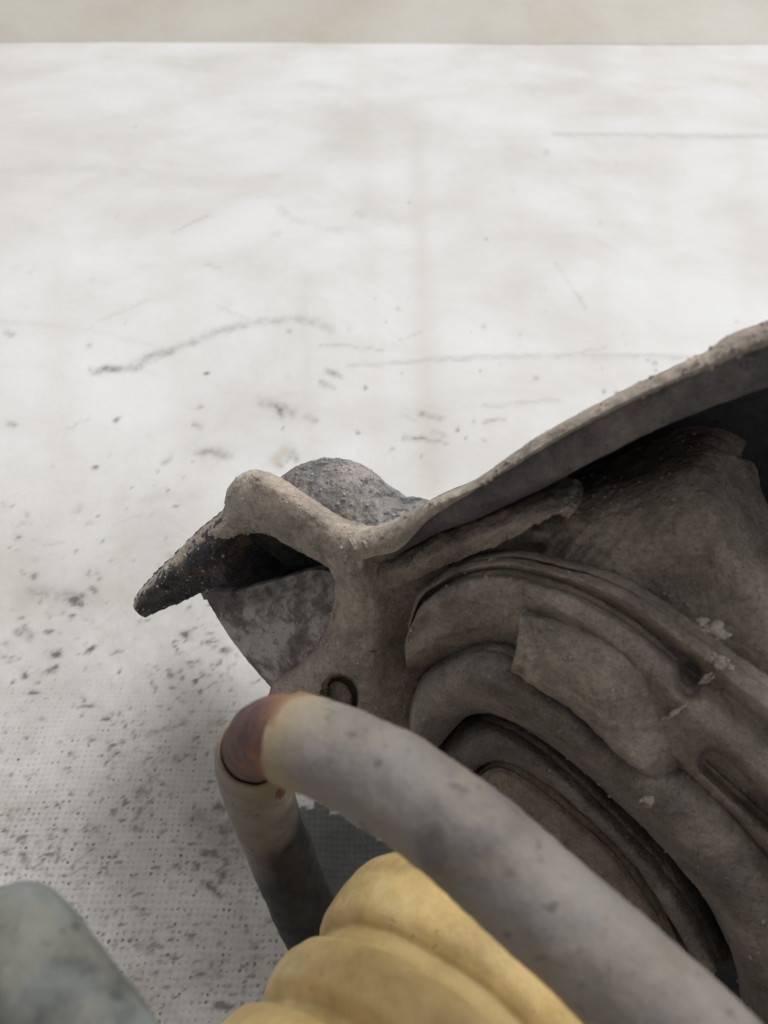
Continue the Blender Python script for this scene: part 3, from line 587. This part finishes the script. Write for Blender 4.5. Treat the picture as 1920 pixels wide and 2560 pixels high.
loft('pad_tab', [
    (.0, [(1303, 1530), (1380, 1550), (1452, 1576), (1525, 1612), (1597, 1656, -.003), (1650, 1710, -.006), (1680, 1755, -.008)]),
    (.0035, [(1300, 1540), (1380, 1562), (1450, 1590), (1522, 1630), (1590, 1674, .001), (1655, 1728, -.003), (1720, 1790, -.008)]),
    (.0052, [(1297, 1578), (1370, 1604), (1440, 1644), (1510, 1692), (1575, 1745, .0030), (1650, 1808, -.0008), (1730, 1870, -.007)]),
    (.0058, [(1288, 1630), (1355, 1660), (1425, 1705), (1490, 1755), (1555, 1812, .0040), (1635, 1880, .0005), (1720, 1945, -.007)]),
    (.0050, [(1279, 1668), (1330, 1702), (1400, 1746), (1475, 1802), (1540, 1868, .0040), (1620, 1930, .0014), (1700, 1985, -.005)]),
    (.0015, [(1279, 1678), (1328, 1712), (1398, 1756), (1472, 1812), (1537, 1880, .0005), (1615, 1942, -.0005), (1695, 1998, -.006)]),
], M['rubber'], pad, nu=190, nv=14, thick=.006, rough=.00035, rsc=300, crisp=.2,
    disp=lambda x, y: -.0022 / (1 + math.exp((math.hypot((x - 1303) / 13, (y - 1680) / 12) - 1) * 6)))
ring = loft('outer_ring', [
    (-.010, [(1022, 1823), (1027, 1754), (1062, 1684), (1132, 1635), (1203, 1613), (1278, 1625), (1360, 1690), (1450, 1760), (1550, 1840), (1650, 1890), (1743, 1915), (1817, 1982), (1920, 2106), (2000, 2220), (2090, 2400)]),
    (-.002, [(1024, 1835), (1034, 1762), (1072, 1700), (1138, 1652), (1204, 1632), (1277, 1645), (1355, 1705), (1445, 1778), (1540, 1858), (1637, 1918), (1722, 1950), (1800, 2018), (1897, 2140), (1978, 2258), (2060, 2430)]),
    (.0022, [(1030, 1850), (1060, 1785), (1103, 1737), (1152, 1705), (1205, 1690), (1271, 1704), (1342, 1752), (1432, 1828), (1518, 1906), (1606, 1982), (1680, 2030), (1750, 2102), (1832, 2220), (1912, 2350), (1990, 2520)]),
    (.0005, [(1038, 1868), (1080, 1815), (1125, 1773), (1165, 1745), (1208, 1733), (1265, 1750), (1332, 1794), (1425, 1868), (1503, 1938), (1588, 2022), (1655, 2082), (1720, 2162), (1788, 2265), (1865, 2405), (1915, 2580)]),
    (-.009, [(1060, 1900), (1099, 1868), (1140, 1820), (1174, 1794), (1212, 1788), (1260, 1801), (1337, 1842), (1425, 1906), (1493, 1966), (1563, 2030), (1648, 2116), (1705, 2180), (1770, 2265), (1836, 2420), (1850, 2600)]),
    (-.026, [(1050, 1880), (1094, 1850), (1138, 1800), (1176, 1772), (1216, 1766), (1270, 1780), (1352, 1822), (1440, 1890), (1508, 1950), (1578, 2014), (1664, 2100), (1722, 2166), (1788, 2252), (1856, 2410), (1870, 2590)]),
], M['ringr'], root, nu=280, nv=14, thick=.004, rough=.0003, rsc=220, crisp=.25)
loft('inner_ring', [
    (-.020, [(1060, 1900), (1104, 1862), (1148, 1815), (1184, 1792), (1220, 1786), (1270, 1798), (1346, 1840), (1430, 1904), (1496, 1966), (1564, 2032), (1648, 2118), (1704, 2190), (1761, 2276), (1820, 2400)]),
    (-.0125, [(1074, 1914), (1114, 1880), (1153, 1838), (1183, 1815), (1217, 1811), (1258, 1823), (1328, 1864), (1408, 1928), (1473, 1990), (1540, 2056), (1621, 2140), (1677, 2210), (1734, 2294), (1797, 2412)]),
    (-.0098, [(1100, 1925), (1130, 1895), (1165, 1865), (1195, 1846), (1225, 1840), (1262, 1851), (1323, 1885), (1400, 1947), (1464, 2007), (1532, 2077), (1606, 2158), (1661, 2228), (1716, 2312), (1788, 2430)]),
    (-.0110, [(1140, 1940), (1155, 1920), (1185, 1895), (1210, 1880), (1235, 1874), (1262, 1882), (1318, 1910), (1390, 1965), (1450, 2022), (1520, 2090), (1590, 2175), (1645, 2250), (1700, 2340), (1780, 2445)]),
    (-.0165, [(1160, 1960), (1184, 1935), (1205, 1918), (1222, 1910), (1245, 1906), (1272, 1911), (1314, 1930), (1384, 1975), (1445, 2025), (1515, 2082), (1585, 2150), (1630, 2215), (1672, 2284), (1714, 2370)]),
    (-.034, [(1158, 1945), (1184, 1915), (1210, 1898), (1230, 1890), (1255, 1888), (1285, 1894), (1330, 1914), (1402, 1960), (1463, 2010), (1533, 2068), (1604, 2138), (1648, 2205), (1690, 2276), (1730, 2364)]),
], M['ringr'], root, nu=260, nv=14, thick=.004, rough=.0003, rsc=220, crisp=.25)
v0 = [(1150, 1980), (1190, 1945), (1210, 1930), (1228, 1920), (1248, 1916), (1270, 1922), (1305, 1940), (1372, 1988), (1430, 2038), (1498, 2095), (1562, 2165), (1607, 2230), (1650, 2300), (1690, 2390)]
off = lambda L, k, c=(1290, 2330): [(x + (c[0] - x) * k, y + (c[1] - y) * k) for x, y in L]
loft('centre_cone', [(-.030, off(v0, -.06)), (-.017, v0), (-.0145, off(v0, .02)), (-.012, off(v0, .12)), (-.008, off(v0, .45)), (-.002, off(v0, .8))],
     M['core'], root, nu=180, nv=10, thick=.004, rough=.0002, rsc=200)
# flecks of white paint stuck on the rubber
def fleck(px, py, h, sx, sy, ang, seed, parent):
    rnd = random.Random(seed); sx *= 1.3; sy *= 1.35; n = 22; vs = []; fs = []
    for q in range(6):
        u = rnd.uniform(-.8, .8) if q else 0; v = rnd.uniform(-.5, .5) if q else 0; sc = rnd.uniform(.25, .6) if q else .75
        cx = px + u * sx * math.cos(ang) - v * sy * math.sin(ang); cy = py + u * sx * math.sin(ang) + v * sy * math.cos(ang); o = len(vs)
        vs.append(S(cx, cy, h + .0003 * sc))
        for k in range(n):
            a = 2 * math.pi * k / n; r = sc * (.72 + .5 * noise.noise(Vector((math.cos(a) * 1.4 + seed + q, math.sin(a) * 1.4, seed))) + rnd.uniform(-.04, .04))
            x, y = math.cos(a) * sx * r, math.sin(a) * sy * r; X = x * math.cos(ang) - y * math.sin(ang); Y = x * math.sin(ang) + y * math.cos(ang)
            vs.append(S(cx + X * .6, cy + Y * .6, h + .00025 * sc)); vs.append(S(cx + X, cy + Y, h - .0010))
        for k in range(n):
            a, b = o + 1 + 2 * k, o + 1 + 2 * ((k + 1) % n); fs += [(o, a, b), (a, a + 1, b + 1, b)]
    link('paint_fleck', vs, fs, M['paint'], parent, sharp=None, label='white paint fleck stuck to the rubber')
fleck(1803, 1655, -.0010, 30, 20, .6, 1, pad); fleck(1762, 1700, .0002, 20, 10, -.6, 5, pad); fleck(1685, 1782, .0008, 36, 10, -.55, 2, pad); fleck(1618, 2003, .0026, 20, 20, .8, 3, ring); fleck(1790, 1572, -.0042, 36, 22, .2, 4, pad)

# ------------------------------------------------------------------ coil spring in its sleeves
SPC = np.array(P(1185, 2610, .118))
def helix(th, R=.062, p=.033):
    a = math.radians(th); return SPC + R * (math.cos(a) * U0 + math.sin(a) * W0) + AX * p * th / 360
front = [P(*q) for q in ((732, 1848, .1055), (800, 1868, .1030), (870, 1898, .1010), (948, 1938, .0985), (1020, 1982, .0965), (1100, 2036, .0945), (1190, 2108, .0920), (1290, 2199, .0895), (1395, 2292, .0875), (1512, 2398, .0855), (1622, 2500, .0838), (1730, 2602, .0820), (1945, 2815, .0795))]
back = [P(*q) for q in ((640, 1872, .1270), (630, 1905, .1330), (640, 1960, .1400), (663, 2034, .1470), (700, 2130, .1520), (740, 2225, .1560), (788, 2330, .1600), (850, 2440, .1650), (950, 2570, .1690), (1090, 2700, .1720))]
wire_path = [back[5], back[3], P(640, 1885, .130), P(650, 1862, .1225), P(662, 1846, .1160), P(680, 1838, .1110), P(705, 1842, .1075), front[1], front[3], front[5], front[7], front[9], front[12]]
spring = tube('coil_spring', wire_path, .0058, M['rust'], root, nu=300, ns=44, rough=.0003, label='coil spring with rusty bare wire at the bend',
              mouth=lambda t, d, q: max(0., min(1., ((q - P(660, 1850, .109)) @ np.array([1, 0, 0])) / .005)) * .9)
mblob = P(735, 1850, .104)
tube('sleeve', front, .0067, M['sleeve'], spring, nu=320, ns=56, inner=.0060, rough=.0003,
     mouth=lambda t, d, q: max(0., 1 - t / .12) * (.93 + .35 * fbm(q, 130)), grime_shade=lambda t, d, q: 0.0)
def bdark(t, d, q):  # near black further along the sleeve and on its right side
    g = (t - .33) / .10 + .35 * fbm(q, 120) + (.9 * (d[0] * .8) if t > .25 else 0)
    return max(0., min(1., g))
tube('sleeve', back, [.0066] * 10, M['sleeve_back'], spring, nu=240, ns=48, inner=.0059, rough=.0003, grime_shade=bdark,
     mouth=lambda t, d, q: max(0., min(1, 1 - t / .18)) * .8, label='dirty sleeve behind, near black towards the bump stop')
# the turn that goes on below the picture and comes round to the near coil
low = [front[12]] + [helix(t, .060) for t in (125, 155, 185, 215, 245)] + [P(330, 2960, .150), P(60, 3000, .148), P(-200, 2860, .138), P(-165, 2620, .122), P(-80, 2450, .106), P(-14, 2378, .095), P(30, 2350, .0875), P(52, 2374, .0830), P(110, 2456, .0800), P(184, 2562, .0770), P(295, 2722, .0735), P(418, 2900, .0705), P(700, 3300, .066)]
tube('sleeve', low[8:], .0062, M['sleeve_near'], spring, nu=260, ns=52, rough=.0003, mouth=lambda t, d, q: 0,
     grime_shade=lambda t, d, q: max(0, min(.7, max(.75 * (-.05 - d @ np.array([.82, .4, .4])) + .3 * fbm(q, 60), 9 * (d @ np.array([.82, .4, .4]) - .95)))) if t > .45 else max(0, min(.5, .25 + .4 * fbm(q, 60))) , label='pale grey green sleeve on the nearest coil')  # left side and right edge darkened to paint the coil's shading
tube('sleeve', low[:9], .0066, M['sleeve'], spring, nu=160, ns=32, label='sleeve on the lower half turn')
tube('sleeve', [back[-1]] + [helix(t, .058) + (-AX * .018) for t in (-120, -150, -180, -215, -250)] + [S(2150, 2500, .004)], .0064, M['sleeve_back'], spring, nu=140, ns=30)

# ------------------------------------------------------------------ yellow bump stop with its rings, and the rod inside
Q1 = P(833, 2265, .122); BC = Q1 - U0 * .0285
prof = [(-.0245, .004), (-.024, .012), (-.021, .0178), (-.0175, .0225), (-.014, .0256), (-.0105, .0269), (-.006, .0273), (-.0025, .0270), (-.0008, .0260), (.0002, .0250), (.0012, .0251), (.0022, .0255), (.0032, .0258), (.0040, .0270), (.0048, .0281), (.0062, .0286), (.0092, .0287), (.0118, .0282), (.0132, .0268), (.0142, .0258), (.0152, .0260), (.0162, .0276), (.0175, .0290), (.022, .0302), (.0255, .0296), (.0278, .0276), (.0292, .0276), (.031, .0294), (.034, .0312), (.038, .0315), (.042, .029), (.0445, .0275), (.047, .031), (.052, .033), (.058, .028), (.060, .012)]
pf = cr([(a, b) for a, b in prof], 190); NS = 150
vs = []; gr = []
for t, r in pf:
    for j in range(NS):
        a = 2 * math.pi * j / NS; d = U0 * math.cos(a) + W0 * math.sin(a)
        q = BC + AX * t + d * r
        wob = .0011 * fbm(q, 30, 2) + .0004 * fbm(q, 110, 3) 
        q = q + d * wob; vs.append(q)
        gr.append(max(0, min(1, (.0272 - r) / .0035 * .6 + (.35 if t < -.008 else 0) + .5 * fbm(q, 90))))  # darker ochre in the narrow rings and towards the seat end
fs = [(i * NS + j, i * NS + (j + 1) % NS, (i + 1) * NS + (j + 1) % NS, (i + 1) * NS + j) for i in range(len(pf) - 1) for j in range(NS)]
fs.append(tuple(range(NS - 1, -1, -1))); fs.append(tuple(range((len(pf) - 1) * NS, len(pf) * NS)))
link('bump_stop', vs, fs, M['boot'], root, {'grime_shade': gr}, sharp=70, label='yellow ribbed bump stop inside the spring')
tube('piston_rod', [BC - AX * .02, BC - AX * .035, S(1400, 2230, -.01)], .0045, M['rim'], root, nu=20, ns=28)

# ------------------------------------------------------------------ crumbs of caked grit on the dusty faces
gv = []; gf = []
t0 = (1 + 5 ** .5) / 2
ICO = [Vector(v).normalized() for v in ((-1, t0, 0), (1, t0, 0), (-1, -t0, 0), (1, -t0, 0), (0, -1, t0), (0, 1, t0), (0, -1, -t0), (0, 1, -t0), (t0, 0, -1), (t0, 0, 1), (-t0, 0, -1), (-t0, 0, 1))]
ICF = [(0, 11, 5), (0, 5, 1), (0, 1, 7), (0, 7, 10), (0, 10, 11), (1, 5, 9), (5, 11, 4), (11, 10, 2), (10, 7, 6), (7, 1, 8), (3, 9, 4), (3, 4, 2), (3, 2, 6), (3, 6, 8), (3, 8, 9), (4, 9, 5), (2, 4, 11), (6, 2, 10), (8, 6, 7), (9, 8, 1)]
HOWMANY = {'spring_seat': 700, 'rim_edge': 420, 'inner_ledge': 300, 'bracket_web': 900, 'bracket_hood': 420, 'bracket_arm': 260, 'back_lobe': 500, 'rubber_pad': 500, 'pad_tab': 150, 'outer_ring': 380, 'inner_ring': 160, 'centre_cone': 120, 'gusset_plate': 60}
for name, V, n in GRIT:
    k = HOWMANY.get(name, 0); m, nu, _ = V.shape
    for q in range(k):
        i = random.randint(1, m - 2); j = random.randint(1, nu - 2); p = V[i, j]
        if fbm(p, 60) < random.uniform(-.5, .35): continue
        r = .00013 + .00042 * random.random() ** 3.5; o = len(gv)
        if name == 'rim_edge' and random.random() < .05: r *= 2
        rot = Vector((random.random() * 6, random.random() * 6, random.random() * 6))
        for v in ICO:
            w_ = v * r * random.uniform(.65, 1.25); gv.append(p + n[i, j] * r * .1 + np.array(w_))
        gf += [(a + o, b + o, c + o) for a, b, c in ICF]
g = link('caked_grit', gv, gf, M['ridge'], root, sharp=None); g['kind'] = 'stuff'
